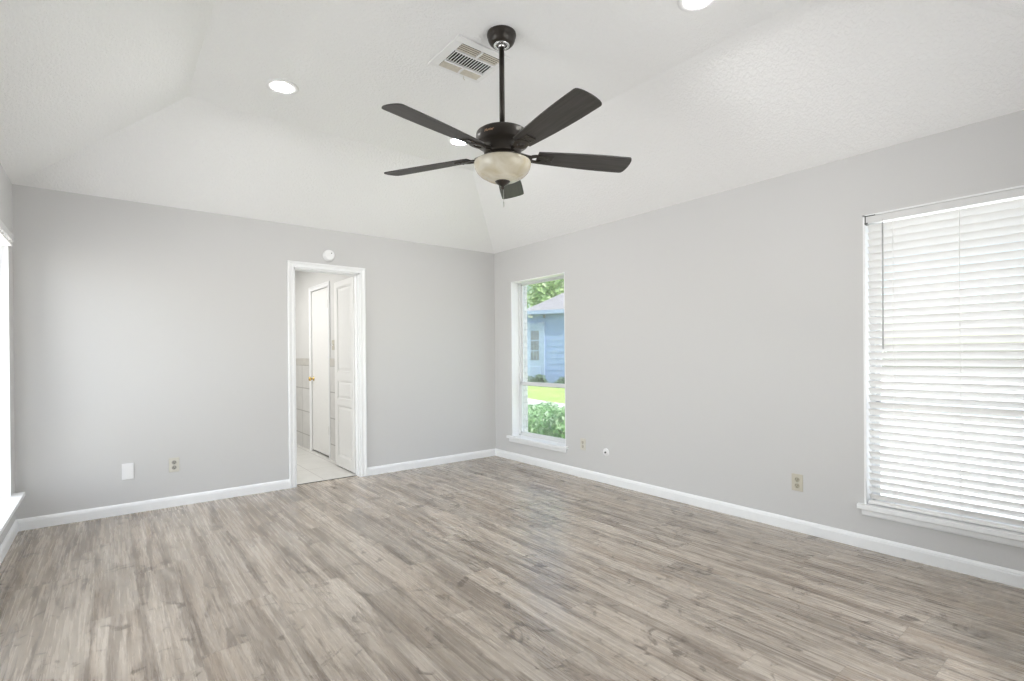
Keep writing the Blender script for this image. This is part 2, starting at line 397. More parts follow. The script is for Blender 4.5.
# ------------------------------------------------------------------ bathroom beyond the doorway
BX = -1.62; BY1 = 2.95; BX0 = -3.35
bm = B(); box(bm, BX0, BX + .1, .07, BY1, -.05, .001); struct(obj('floor_bathroom', bm, M['tile_floor']))
bm = B(); box(bm, DX0, DX1, .062, .078, 0., .004, .0015); struct(obj('trim_3', bm, M['bracket']))
CY0, CY1, CZ = 1.115, 1.775, 2.045       # closet opening in the right bathroom wall
bm = B(); wall_with_openings(bm, 'y', TB, BY1, BX, BX + .1, 0., H, [(CY0, CY1, 0., CZ)]); struct(obj('wall_bathroom_right', bm, M['bath_wall']))
bm = B(); box(bm, BX0 - .1, BX + .1, BY1, BY1 + .1, 0, H); struct(obj('wall_bathroom_back', bm, M['bath_wall']))
bm = B(); box(bm, BX0 - .1, BX0, TB, BY1, 0, H); struct(obj('wall_bathroom_left', bm, M['bath_wall']))
bm = B(); box(bm, BX0 - .1, BX + .1, TB, BY1, H, H + .08); struct(obj('ceiling_bathroom', bm, M['bath_wall']))
bm = B(); box(bm, BX + .55, BX + .6, CY0 - .2, CY1 + .2, 0, H); box(bm, BX + .1, BX + .55, CY0 - .2, CY0 - .15, 0, H); box(bm, BX + .1, BX + .55, CY1 + .15, CY1 + .2, 0, H); box(bm, BX + .1, BX + .6, CY0 - .2, CY1 + .2, 2.1, 2.15); struct(obj('wall_closet', bm, M['bath_wall']))
bm = B(); box(bm, BX + .1, BX + .6, CY0 - .2, CY1 + .2, -.05, 0.); struct(obj('floor_closet', bm, M['unlit']))
bm = B()
for a, b in ((TB, CY0 - .056), (CY1 + .056, BY1)): box(bm, BX - .010, BX, a, b, .001, 1.10)
struct(obj('trim_4', bm, M['tile_wall']))
bm = B()
for a, b in ((TB, CY0 - .056), (CY1 + .056, BY1)): box(bm, BX - .014, BX, a, b, 1.10, 1.19, .004)
struct(obj('trim_5', bm, M['tile_cap']))
bm = B(); casing(bm, CY0, CY1, CZ, CP, lambda a, z, t: (BX - t, a, z)); struct(obj('trim_6', bm, M['trim']))
# closet door: flat white slab with a brass knob and two hinges
d = obj('door_2', (lambda b: (box(b, BX + .004, BX + .038, CY0 + .012, CY1 - .005, .022, CZ - .005, .0015), b)[1])(B()), M['door']); struct(d)
d['label'] = 'flat white closet door with brass knob in the tiled bathroom wall'
bm = B(); kp = [(0, 0), (.028, 0), (.028, .004), (.012, .008), (.010, .026), (.018, .032), (.026, .042), (.027, .052), (.020, .062), (0, .066)]
lathe(bm, kp, 24, mat=Matrix.Translation((BX + .004, CY1 - .06, .93)) @ Matrix.Rotation(R(-90), 4, 'Y')); k = obj('knob', bm, M['brass'], d); k['label'] = 'polished brass knob'
for z in (.335, 1.84):
    bm = B(); box(bm, BX - .002, BX + .004, CY0 + .002, CY0 + .034, z - .045, z + .045, .001); tube(bm, [(BX - .006, CY0 + .008, z - .048), (BX - .006, CY0 + .008, z + .048)], .006)
    obj('hinge', bm, M['hinge'], d)
# passage door, swung open into the bathroom
LX0, LX1, LY0, LY1 = -1.700, -1.666, .122, .70
bm = B()
box(bm, LX0 + .009, LX1, LY0, LY1, .012, 2.03, .001)
for a, b in ((LY0, LY0 + .075), (LY1 - .085, LY1)): box(bm, LX0, LX0 + .012, a, b, .012, 2.03, .0015)
for a, b in ((.012, .125), (.685, .745), (.955, 1.04), (1.965, 2.03)): box(bm, LX0, LX0 + .012, LY0 + .07, LY1 - .08, a, b, .0015)
for a, b in ((.125, .685), (.745, .955), (1.04, 1.965)):
    y0, y1 = LY0 + .075, LY1 - .085
    for q in ((y0, y0 + .014, a, b), (y1 - .014, y1, a, b), (y0, y1, a, a + .014), (y0, y1, b - .014, b)): box(bm, LX0 + .002, LX0 + .012, *q, .004, 2)
    b2 = bmesh.new(); m_ = .045
    o_ = [b2.verts.new((LX0 + .009, y, z)) for y, z in ((y0 + .02, a + .02), (y1 - .02, a + .02), (y1 - .02, b - .02), (y0 + .02, b - .02))]
    i_ = [b2.verts.new((LX0 + .003, y, z)) for y, z in ((y0 + m_, a + m_), (y1 - m_, a + m_), (y1 - m_, b - m_), (y0 + m_, b - m_))]
    b2.faces.new(i_)
    for t in range(4): b2.faces.new((o_[t], o_[(t + 1) % 4], i_[(t + 1) % 4], i_[t]))
    bmesh.ops.recalc_face_normals(b2, faces=b2.faces[:]); merge(bm, b2)
d1 = struct(obj('door_1', bm, M['door'])); d1['label'] = 'white three-panel door swung open into the bathroom'
for z in (.25, 1.02, 1.80):
    bm = B(); box(bm, DX1 - .0135, DX1 - .011, .085, .113, z - .045, z + .045); tube(bm, [(DX1 - .016, .119, z - .045), (DX1 - .016, .119, z + .045)], .005)
    obj('hinge', bm, M['door'], d1)

# ------------------------------------------------------------------ windows
def window(name, xw, sx, y0, y1, horn0=.045, horn1=.03, st=.27, dp=.040):
    """xw: inner wall face, sx=+1 if outside is +x"""
    X = lambda d: xw + sx * d
    def bx(bm, d0, d1, *q, **k): box(bm, min(X(d0), X(d1)), max(X(d0), X(d1)), *q, **k)
    root = bpy.data.objects.new(name, None); COL.objects.link(root); root.location = (0, 0, 0); struct(root)
    bm = B(); e = .010    # plaster-white return lining the opening
    bx(bm, .0, .145, y0, y0 + e, st, WZ1); bx(bm, .0, .145, y1 - e, y1, st, WZ1); bx(bm, .0, .145, y0, y1, WZ1 - e, WZ1)
    obj('window_jamb', bm, M['trim'], root)
    a, b = y0 + e, y1 - e; zt = WZ1 - e; zr = .875
    bm = B(); f = .022
    bx(bm, .10, .15, a, a + f, st, zt, bev=.002); bx(bm, .10, .15, b - f, b, st, zt, bev=.002); bx(bm, .10, .15, a, b, zt - .012, zt, bev=.002); bx(bm, .10, .15, a, b, st, st + .025, bev=.002)
    obj('window_frame', bm, M['frame'], root)
    a += f; b -= f; s = .022
    for nm, d0, d1, zb, z1 in (('upper_sash', .128, .146, zr - .02, zt - .012), ('lower_sash', .104, .122, st + .025, zr + .028)):
        bm = B(); bx(bm, d0, d1, a, a + s, zb, z1, bev=.002); bx(bm, d0, d1, b - s, b, zb, z1, bev=.002)
        bx(bm, d0, d1, a, b, zb, zb + (.035 if nm == 'upper_sash' else s + .004), bev=.002); bx(bm, d0, d1, a, b, z1 - (.04 if nm == 'lower_sash' else .014), z1, bev=.002)
        sash = obj(nm, bm, M['frame'], root)
        bm = B(); dm = (d0 + d1) / 2; bx(bm, dm - .0015, dm + .0015, a + s * .6, b - s * .6, zb + .012, z1 - .012); obj('glass_pane', bm, M['glass'], sash)
    bm = B(); h0, h1 = y0 - horn0, y1 + horn1
    pl = [(.004 - dp, h0), (-dp, h0 + .004), (-dp, h1 - .004), (.004 - dp, h1), (0., h1), (0., y1 - .001), (.10, y1 - .001), (.10, y0 + .001), (0., y0 + .001), (0., h0)]
    prism(bm, pl, (xw, 0, st - .02), (sx, 0, 0), (0, 1, 0), (0, 0, 1), .025)
    obj('window_sill', bm, M['trim'], root)
    bm = B(); prism(bm, [(0, 0), (.011, .004), (.014, .012), (.014, .034), (.018, .040), (.018, .046), (0, .046)], (X(-.0), y0 - horn0 + .02, st - .066), (-sx, 0, 0), (0, 0, 1), (0, 1, 0), (y1 - y0) + horn0 + horn1 - .04)
    obj('window_apron', bm, M['trim'], root)
    return root
window('window_1', 0., 1, OP1[0], OP1[1], .03, .06)
window('window_2', 0., 1, OP2[0], OP2[1], .03, .03)
window('window_3', -RW, -1, OP3[0], OP3[1], .05, .10, st=.285, dp=.060)
window('added_window_left', -RW, -1, OP4[0], OP4[1], .05, .05)  # added out of view to let more light in from the left

# wide front window added out of view behind the camera to let light in
fw = bpy.data.objects.new('added_window_front', None); COL.objects.link(fw); struct(fw)
bm = B()
for q in ((-2.45, -2.41), (-1.57, -1.53), (-.69, -.65)): box(bm, q[0], q[1], -RL - .10, -RL - .05, WZ0, WZ1, .002)
for q in ((WZ0, WZ0 + .04), (.86, .90), (WZ1 - .04, WZ1)): box(bm, -2.45, -.65, -RL - .10, -RL - .05, q[0], q[1], .002)
obj('window_frame', bm, M['frame'], fw)
bm = B(); box(bm, -2.42, -.68, -RL - .077, -RL - .073, WZ0 + .02, WZ1 - .02); obj('glass_pane', bm, M['glass'], fw)
bm = B(); box(bm, -2.50, -.60, -RL, -RL + .04, WZ0 - .02, WZ0 + .005, .004); obj('window_sill', bm, M['trim'], fw)

bm = B(); box(bm, -RW - .2, 1.6, -9.0, -RL - .13, 2.62, 2.76); struct(obj('added_sun_block', bm, M['trim']))  # unseen slab added to keep direct sun out of the front window
bm = B(); box(bm, -RW - 1.2, .24, -9.0, -6.61, -.16, -.06); box(bm, -3.07, .24, -6.61, -RL - .13, -.16, -.06); struct(obj('added_paving', bm, M['concrete']))  # unseen concrete added together with the sun-blocking slab above

# ------------------------------------------------------------------ venetian blinds
def slat_mesh(L, half=.0250):
    bm = B(); n = 6; top = []; bot = []
    for k in range(n + 1):
        u = -half + 2 * half * k / n; c = .0035 * (1 - (u / half) ** 2)
        top.append((u, c + .0014)); bot.append((u, c - .0014))
    prism(bm, bot + top[::-1], (0, 0, 0), (1, 0, 0), (0, 0, 1), (0, 1, 0), L); return bm
def blind(label, xw, sx, y0, y1, z_top, z_bot, pitch=.0435, tilt=46, wand_y=None, group=None, inset=.031):
    xc = xw + sx * inset
    root = thing('window_blind', label, 'blind', (xc, y0, z_bot), group=group)
    L = y1 - y0; rz = z_top - z_bot
    bm = B()
    prism(bm, [(-.028, 0), (-.028, .040), (-.025, .043), (-.022, .040), (-.022, .004), (.022, .004), (.022, .040), (.025, .043), (.028, .040), (.028, 0)], (0, 0, rz - .043), (1, 0, 0), (0, 0, 1), (0, 1, 0), L)
    box(bm, -.024, .024, .001, L - .001, rz - .040, rz - .012); obj('headrail', bm, M['headrail'], root)
    for y in (0., L - .0022):
        bm = B(); box(bm, -.031, .031, y - .004 if y == 0 else y, y if y == 0 else y + .006, rz - .050, rz + .002, .0005); box(bm, -.033 if sx > 0 else .031, -.031 if sx > 0 else .033, (y - .004) if y == 0 else y - .012, (y + .014) if y == 0 else y + .006, rz - .046, rz - .040)
        box(bm, -.033, .031, y - .004 if y == 0 else y - .05, y + .05 if y == 0 else y + .006, rz + .0005, rz + .003)
        obj('bracket', bm, M['bracket'], root)
    n = int((rz - .060 - .03) / pitch) + 1
    proto = None
    for k in range(n):
        z = rz - .072 - k * pitch
        if z < .030: break
        if proto is None: s = proto = obj('slat', slat_mesh(L - .012), M['blind'], root)
        else: s = proto.copy(); COL.objects.link(s); s.parent = root
        s.location = (0, .006, z); s.rotation_euler = (0, R(tilt) * sx, 0)
    bm = B(); box(bm, -.026, .026, .006, L - .006, .002, .020, .004, 2)
    br = obj('bottom_rail', bm, M['blind'], root)
    for y in (.14, .46, L - .14):
        bm = B(); tube(bm, [(.027 * sx, y, .016), (.027 * sx, y, rz - .045)], .0011, 6); obj('ladder_cord', bm, M['blind'], root)
        bm = B(); tube(bm, [(-.028 * sx, y, .004), (-.028 * sx, y, .018)], .0035, 8); tube(bm, [(-.028 * sx, y, .016), (-.028 * sx, y, rz - .045)], .0011, 6)
        obj('ladder_cord', bm, M['blind'], root)
    if wand_y is not None:
        bm = B(); x = -.040 * sx; y = wand_y - y0
        tube(bm, [(x, y, rz - .055), (x, y, 1.231 - z_bot)], .0042, 6); tube(bm, [(x, y, rz - .035), (x - .004, y, rz - .05), (x, y, rz - .06)], .002, 6)
        obj('tilt_wand', bm, M['wand'], root)
    return root
blind('white slatted venetian blind lowered over the big window on the right wall', 0., 1, OP2[0] + .013, OP2[1] - .013, WZ1 - .0105, WZ0 + .008, wand_y=-3.951)
b3 = blind('raised white blind bracket and rail at head of window on the left wall', -RW, -1, OP3[0] + .013, OP3[1] - .013, WZ1 - .0105, 1.965, pitch=.0105, tilt=0, inset=.004)
for ch in b3.children:
    if ch.name.startswith('bracket'): ch.data.materials[0] = M['headrail']

# ------------------------------------------------------------------ ceiling lights
def recessed_light(label, x, y):
    t = thing('recessed_light', label, 'ceiling light', (x, y, HC), group='recessed ceiling lights')
    bm = B(); lathe(bm, [(.098, 0), (.098, -.004), (.092, -.006), (.060, -.0062), (.057, -.002), (.057, 0.), (.098, 0)], 40); obj('trim_ring', bm, M['white_plastic'], t)
    bm = B(); lathe(bm, [(0, -.0036), (.045, -.0035), (.0565, -.0035), (.0565, .004), (0, .004)], 40); obj('lens', bm, M['lens'], t)
    return t
recessed_light('lit round recessed ceiling light nearest the doorway corner', -2.773, -1.474)
recessed_light('lit round recessed ceiling light half hidden behind the fan blades', -1.412, -1.452)
recessed_light('lit round recessed ceiling light cut by the top edge of the photo', -1.375, -3.580)

# ------------------------------------------------------------------ smoke detector
t = thing('smoke_detector', 'small round white smoke detector on wall above the doorway', 'smoke detector', (-1.991, 0, 2.189))
rotw = Matrix.Rotation(R(90), 4, 'X')
bm = B(); lathe(bm, [(0, 0), (.056, 0), (.056, .006), (0, .006)], 40, mat=rotw); obj('base', bm, M['white_plastic'], t)
bm = B(); lathe(bm, [(.050, .006), (.054, .012), (.053, .024), (.046, .033), (.030, .036), (.026, .034), (.022, .036), (0, .037)], 40, mat=rotw); obj('cover', bm, M['white_plastic'], t)
bm = B(); lathe(bm, [(0, 0), (.005, 0), (.005, .003), (0, .004)], 14, mat=Matrix.Translation((.018, -.0355, .020)) @ rotw); obj('button', bm, M['slot'], t)

# ------------------------------------------------------------------ wall plates
def plate(bm, w, h, t=.006):
    box(bm, -w / 2, w / 2, -t, 0, -h / 2, h / 2, .0025, 2)
def outlet(label, loc, rz, mat, face, w=.072, h=.115):
    t = thing('wall_outlet', label, 'outlet', loc, (0, 0, rz), group='electrical outlets')
    bm = B(); plate(bm, w, h); obj('cover_plate', bm, mat, t)
    for s in (-1, 1):
        z = s * .0205
        bm = B(); lathe(bm, [(0, 0), (.0165, 0), (.0165, .002), (.0155, .0028), (0, .0028)], 24, mat=Matrix.Translation((0, -.006, z)) @ rotw); r_ = obj('receptacle', bm, face, t)
        for q in (-.0065, .0065):
            bm = B(); box(bm, q - .0017, q + .0017, -.0094, -.0085, z - .001, z + .009); obj('slot', bm, M['slot'], r_)
        bm = B(); lathe(bm, [(0, 0), (.0028, 0), (.0028, .0008), (0, .0008)], 10, mat=Matrix.Translation((0, -.0086, z - .009)) @ rotw); obj('slot', bm, M['slot'], r_)
    bm = B(); lathe(bm, [(0, 0), (.003, 0), (.0028, .0012), (0, .0016)], 12, mat=Matrix.Translation((0, -.006, 0)) @ rotw); obj('screw', bm, M['hinge'], t)
outlet('pale double outlet on back wall beside the blank plate', (-3.258, 0, .339), 0, M['ivory_pale'], M['dull_plastic'])
outlet('beige double outlet on right wall just right of the clear window', (0, -1.457, .327), R(-90), M['ivory_pale'], M['ivory'])
outlet('ivory double outlet low on right wall left of the blind', (0, -3.455, .332), R(-90), M['ivory'], M['tan_plastic'])
t = thing('blank_plate', 'blank white wall plate low on the back wall', 'wall plate', (-3.560, 0, .330))
bm = B(); plate(bm, .074, .124); obj('cover_plate', bm, M['white_plastic'], t)
for s in (-1, 1):
    bm = B(); lathe(bm, [(0, 0), (.003, 0), (.0028, .0012), (0, .0016)], 12, mat=Matrix.Translation((0, -.006, s * .03)) @ rotw); obj('screw', bm, M['white_plastic'], t)
t = thing('cable_jack', 'round white cable jack plate low on the right wall', 'wall plate', (0, -1.752, .291), (0, 0, R(-90)))
bm = B(); lathe(bm, [(0, 0), (.037, 0), (.037, .003), (.033, .006), (0, .007)], 32, mat=rotw); obj('cover_plate', bm, M['white_plastic'], t)
bm = B(); lathe(bm, [(0, 0), (.0085, 0), (.0085, .010), (.005, .011), (.004, .016), (0, .016)], 12, mat=Matrix.Translation((0, -.006, 0)) @ rotw); obj('connector', bm, M['bracket'], t)
t = thing('light_switch', 'beige light switch on bathroom wall between closet door and open door', 'switch', (BX, .965, 1.346), (0, 0, R(-90)))
bm = B(); plate(bm, .072, .115); obj('cover_plate', bm, M['ivory'], t)
bm = B(); prism(bm, [(0, -.012), (-.004, -.012), (-.014, .010), (-.010, .014), (0, .012)], (-.005, -.006, 0), (0, 1, 0), (0, 0, 1), (1, 0, 0), .010); obj('toggle', bm, M['white_plastic'], t)

# ------------------------------------------------------------------ ceiling air register
VX0, VX1, VY0, VY1 = -2.162, -1.799, -2.626, -2.288
t = thing('ceiling_vent', 'square white ceiling air vent with dusty louvres beside the fan mount', 'vent', ((VX0 + VX1) / 2, (VY0 + VY1) / 2, HC))
vx, vy = (VX1 - VX0) / 2, (VY1 - VY0) / 2
gx0, gx1, gy0, gy1 = -.122, .148, -.122, .146
bm = B()
for q in ((-vx, vx, -vy, gy0), (-vx, vx, gy1, vy), (-vx, gx0, gy0, gy1), (gx1, vx, gy0, gy1)): box(bm, *q, -.010, 0., .003)
obj('frame', bm, M['vent'], t)
bm = B(); box(bm, gx0, gx1, gy0, gy1, -.0015, -.0005); obj('shade_sheet', bm, M['unlit'], t)  # dark sheet painted as the shade behind the louvres
gm = (gx0 + gx1) / 2; bands = ((gy0, gy0 + .068), (gy0 + .080, gy1 - .080), (gy1 - .068, gy1))
bm = B()
for y in (gy0 + .074, gy1 - .074): box(bm, gx0, gx1, y - .006, y + .006, -.016, -.001, .0015)
for k in (0, 2): box(bm, gm - .006, gm + .006, bands[k][0], bands[k][1], -.016, -.001, .0015)
obj('divider', bm, M['vent'], t)
def louvre(a, b, fixed, ang, along, mat, w=.0058, th=.0006):
    bm = B()
    b2 = bmesh.new(); box(b2, a, b, -w, w, -th, th)
    if along == 'x': merge(bm, b2, Matrix.Translation((0, fixed, -.009)) @ Matrix.Rotation(R(ang), 4, 'X'))
    else: merge(bm, b2, Matrix.Translation((fixed, 0, -.009)) @ Matrix.Rotation(R(90), 4, 'Z') @ Matrix.Rotation(R(ang), 4, 'X'))
    obj('louvre', bm, mat, t)
for k, ang in ((0, -20), (2, -35)):
    for a, b in ((gx0, gm - .006), (gm + .006, gx1)):
        for i in range(4): louvre(a, b, bands[k][0] + .009 + i * .0166, ang, 'x', M['vent_slat'], .0050 if k else .0040)
for i in range(15): louvre(bands[1][0], bands[1][1], gx0 + .008 + i * (gx1 - gx0 - .016) / 14, -50, 'y', M['vent'], .0062, .0018)
bm = B(); tube(bm, [(.06, gy1 + .006, -.006), (.062, gy1 + .010, -.022), (.066, gy1 + .004, -.034)], .002, 6); obj('damper_lever', bm, M['vent_slat'], t)

# ------------------------------------------------------------------ ceiling fan
FX, FY = -1.974, -2.767
fan = thing('ceiling_fan', 'dark bronze five-blade ceiling fan with cream glass bowl light', 'ceiling fan', (FX, FY, HC))
Z = lambda z: z - HC
bm = B(); lathe(bm, [(0, Z(2.96)), (.078, Z(2.96)), (.080, Z(2.952)), (.078, Z(2.943)), (.076, Z(2.941)), (.074, Z(2.928)), (.067, Z(2.912)), (.055, Z(2.900)), (.046, Z(2.897)), (.040, Z(2.899)), (0, Z(2.90))], 48); obj('canopy', bm, M['bronze'], fan)
bm = B(); lathe(bm, [(.043, Z(2.899)), (.043, Z(2.894)), (.030, Z(2.893)), (.030, Z(2.899))], 32); lathe(bm, [(.0135, Z(2.902)), (.024, Z(2.896)), (.0135, Z(2.887))], 24); obj('ball_joint', bm, M['bright_metal'], fan)
bm = B(); lathe(bm, [(0, Z(2.89)), (.0145, Z(2.89)), (.0145, Z(2.465)), (0, Z(2.465))], 20); obj('downrod', bm, M['bronze'], fan)
D = -.036
Y = lambda z: Z(z + D)
bm = B(); lathe(bm, [(.0145, Y(2.500)), (.020, Y(2.494)), (.022, Y(2.475)), (.035, Y(2.470)), (.090, Y(2.466)), (.130, Y(2.460)), (.141, Y(2.452)), (.143, Y(2.444)), (.143, Y(2.398)), (.140, Y(2.392)), (.118, Y(2.386)), (.108, Y(2.372)), (.100, Y(2.345)), (.098, Y(2.335)), (0, Y(2.335))], 56); mt = obj('motor_housing', bm, M['bronze'], fan)
bm = B(); lathe(bm, [(.075, Y(2.336)), (.090, Y(2.333)), (.092, Y(2.322)), (.080, Y(2.310)), (.110, Y(2.304)), (.112, Y(2.298)), (0, Y(2.298))], 48); obj('light_fitter', bm, M['bronze'], fan)
bm = B(); lathe(bm, [(.112, Y(2.298)), (.146, Y(2.299)), (.1545, Y(2.294)), (.1560, Y(2.286)), (.152, Y(2.266)), (.141, Y(2.246)), (.122, Y(2.227)), (.098, Y(2.213)), (.084, Y(2.208)), (.083, Y(2.204)), (.077, Y(2.202)), (.062, Y(2.196)), (.040, Y(2.192)), (.015, Y(2.190)), (0, Y(2.190))], 64); obj('glass_bowl', bm, M['bowl'], fan)
bm = B(); lathe(bm, [(0, Z(2.163)), (.042, Z(2.163)), (.042, Z(2.156)), (.034, Z(2.147)), (.018, Z(2.136)), (.009, Z(2.132)), (.008, Z(2.128)), (.010, Z(2.122)), (.007, Z(2.115)), (0, Z(2.113))], 32); obj('finial', bm, M['bronze'], fan)
bm = B(); tube(bm, [(.006, 0, Z(2.118)), (.006, 0, Z(2.045))], .0015, 6); lathe(bm, [(0, Z(2.05)), (.004, Z(2.045)), (.004, Z(2.022)), (0, Z(2.018))], 10, c=(.006, 0)); obj('pull_chain', bm, M['hinge'], fan)
# blades: each on an iron, radius .20 - .72
def blade_bm():
    bm = B(); out = []
    r0, r1 = .195, .745
    n = 12
    up = []; dn = []
    for k in range(n + 1):
        f = k / n; r = r0 + (r1 - .03 - r0) * f; hw = .052 + .024 * math.sin(min(1, f * 1.15) * math.pi / 2)
        up.append((r, hw)); dn.append((r, -hw))
    hw = up[-1][1]
    tip = []
    for k in range(1, 12):
        a = math.pi / 2 - math.pi * k / 12; tip.append((r1 - .03 + .03 * abs(math.cos(a)) ** .7, hw * math.sin(a)))
    pts = up + tip + dn[::-1]
    prism(bm, pts, (0, 0, 0), (1, 0, 0), (0, 1, 0), (0, 0, 1), .006); return bm
def iron_bm():
    bm = B()
    tube(bm, [(.075, 0, .004), (.105, 0, .012), (.135, 0, .006), (.165, 0, .0)], .011, 10)
    pts = []; hole = []
    n = 20
    b2 = bmesh.new()
    o_ = []; i_ = []
    for k in range(n):
        a = 2 * math.pi * k / n; o_.append((.192 + .050 * math.cos(a), .036 * math.sin(a))); i_.append((.192 + .027 * math.cos(a), .017 * math.sin(a)))
    vt = [[b2.verts.new((p[0], p[1], z)) for p in ring] for ring in (o_, i_) for z in (-.010, -.002)]
    for k in range(n):
        q = (k + 1) % n
        b2.faces.new((vt[0][k], vt[0][q], vt[1][q], vt[1][k])); b2.faces.new((vt[2][k], vt[3][k], vt[3][q], vt[2][q]))
        b2.faces.new((vt[0][k], vt[2][k], vt[2][q], vt[0][q])); b2.faces.new((vt[1][k], vt[1][q], vt[3][q], vt[3][k]))
    bmesh.ops.recalc_face_normals(b2, faces=b2.faces[:]); merge(bm, b2)
    box(bm, .215, .285, -.030, .030, -.007, 0., .002)
    for x, y in ((.25, -.018), (.25, .018), (.275, 0)): lathe(bm, [(0, -.010), (.005, -.0095), (.006, -.007)], 10, c=(x, y))
    return bm
A0 = -25.
bl0 = ir0 = None
for k in range(5):
    a = R(A0 + 72 * k); pitch = R(-12)
    if bl0 is None:
        bl = bl0 = obj('blade', blade_bm(), M['blade'], fan); ir = ir0 = obj('blade_iron', iron_bm(), M['bronze'], bl)
    else:
        bl = bl0.copy(); COL.objects.link(bl); bl.parent = fan; ir = ir0.copy(); COL.objects.link(ir); ir.parent = bl
    bl.location = (0, 0, Z(2.300)); bl.rotation_euler = (Matrix.Rotation(a, 4, 'Z') @ Matrix.Rotation(pitch, 4, 'X')).to_euler()
# maker's script on the motor housing
tc = bpy.data.curves.new('lettering', 'FONT'); tc.body = 'Hunter'; tc.size = .019; tc.shear = .35; tc.align_x = 'CENTER'; tc.align_y = 'CENTER'; tc.extrude = .0004
to = bpy.data.objects.new('lettering', tc); COL.objects.link(to); bpy.context.view_layer.update()
me = bpy.data.meshes.new_from_object(to.evaluated_get(bpy.context.evaluated_depsgraph_get())); bpy.data.objects.remove(to); bpy.data.curves.remove(tc)
for v in me.vertices:
    x, y, z = v.co; an = R(203) + x / .143; rr = .1434 + z
    v.co = (rr * math.cos(an), rr * math.sin(an), Z(2.388) + y)
me.materials.clear(); me.materials.append(M['gold']); lo_ = bpy.data.objects.new('lettering', me); COL.objects.link(lo_); lo_.parent = mt

# ------------------------------------------------------------------ outdoors, seen through the narrow window
def gz(x, y):
    d = -.447 * (x - .26) + .894 * (y + 2.6)
    return -.12 + .37 * min(1., max(0., (d - .5) / 5.5))
bm = B(); N = 36; grid = []
for i in range(N + 1):
    row = []
    for j in range(N + 1):
        x = .24 + 34 * (i / N) ** 1.3; y = -12 + 46 * j / N; row.append(bm.verts.new((x, y, gz(x, y))))
    grid.append(row)
for i in range(N):
    for j in range(N): f = bm.faces.new((grid[i][j], grid[i + 1][j], grid[i + 1][j + 1], grid[i][j + 1])); f.smooth = True
struct(obj('ground', bm, M['grass']))
bm = B(); prism(bm, [(.26, -14), (33.8, -14), (33.8, 14.), (.26, -2.7)], (0, 0, -.16), (1, 0, 0), (0, 1, 0), (0, 0, 1), .40 - .31); struct(obj('added_pale_ground', bm, M['concrete']))  # pale slab added to make the gaps in the blind read white
# concrete path across the lawn
bm = B(); ctr = [Vector((2.9, 9.0)), Vector((3.45, 5.6)), Vector((3.75, 3.5)), Vector((4.5, 1.2))]; prev = None
for k, c in enumerate(ctr):
    d = (ctr[min(k + 1, 3)] - ctr[max(k - 1, 0)]).normalized(); s = Vector((-d.y, d.x)) * .42
    cur = [bm.verts.new((c.x + q * s.x, c.y + q * s.y, gz(c.x, c.y) + z)) for q in (-1, 1) for z in (-.03, .04)]
    if prev:
        bm.faces.new((prev[1], prev[3], cur[3], cur[1])); bm.faces.new((prev[0], prev[1], cur[1], cur[0])); bm.faces.new((prev[2], cur[2], cur[3], prev[3]))
    prev = cur
bmesh.ops.recalc_face_normals(bm, faces=bm.faces[:]); struct(obj('path', bm, M['concrete']))

# blue outbuilding with hip roof
HX, HY, HZ = 7.24, 8.07, .22
hs = thing('garden_house', 'pale blue sided outbuilding with shingled hip roof beyond the lawn', 'building', (HX, HY, HZ), (0, 0, R(-63.25)))
L0, L1, DP, WH = -.06, 6.0, 5.0, 2.42
bm = B(); box(bm, L0 + .02, L1 - .02, .02, DP, -.3, WH)
nb = 13; bh = (WH + .1) / nb
for k in range(nb):
    z = -.1 + k * bh; prism(bm, [(0, 0), (-.020, 0), (-.010, bh), (0, bh)], (L0, .02, z), (0, 1, 0), (0, 0, 1), (1, 0, 0), L1 - L0)
obj('wall', bm, M['siding'], hs)
bm = B(); e0, e1, f0, f1 = L0 - .05, L1 + .3, -.22, DP + .3; mid = (f0 + f1) / 2; rise = (mid - f0) * .62
vs = [bm.verts.new(p) for p in ((e0, f0, WH), (e1, f0, WH), (e1, f1, WH), (e0, f1, WH), (e0 + (mid - f0), mid, WH + rise), (e1 - (mid - f0), mid, WH + rise))]
for f in ((0, 1, 5, 4), (1, 2, 5), (2, 3, 4, 5), (3, 0, 4), (0, 3, 2, 1)): bm.faces.new([vs[i] for i in f])
bmesh.ops.recalc_face_normals(bm, faces=bm.faces[:]); obj('roof', bm, M['shingle'], hs)
bm = B(); box(bm, e0, e1, f0 - .02, f0, WH - .10, WH + .02); box(bm, e0, e1, f0, .02, WH - .02, WH - .003); obj('fascia', bm, M['shed_trim'], hs)
bm = B(); box(bm, -.02, .06, -.045, .0, -.1, 2.04); box(bm, .57, .65, -.045, .0, -.1, 2.04); box(bm, -.02, .65, -.045, .0, 1.97, 2.06); obj('door_frame', bm, M['shed_trim'], hs)
bm = B(); box(bm, .06, .57, -.035, 0, 0, 1.97)
for a, b, c, d_ in ((.12, .51, .12, .62),): box(bm, a, b, -.045, -.03, c, d_, .01)
dr = obj('door', bm, M['shed_trim'], hs)
bm = B()
for c in range(3):
    for r_ in range(3): box(bm, .175 + c * .100, .260 + c * .100, -.041, -.034, .82 + r_ * .335, 1.12 + r_ * .335)
obj('pane', bm, M['shed_pane'], dr)
bm = B(); box(bm, .09, .20, -.10, -.03, 2.24, 2.36, .02); lathe(bm, [(0, 2.22), (.045, 2.22), (.06, 2.28), (0, 2.30)], 12, c=(.22, -.10)); obj('wall_lamp', bm, M['white_plastic'], hs)
bm = B(); box(bm, .62, .70, -.09, -.02, 2.20, 2.30, .01); obj('wall_fixture', bm, M['dark_fixture'], hs)

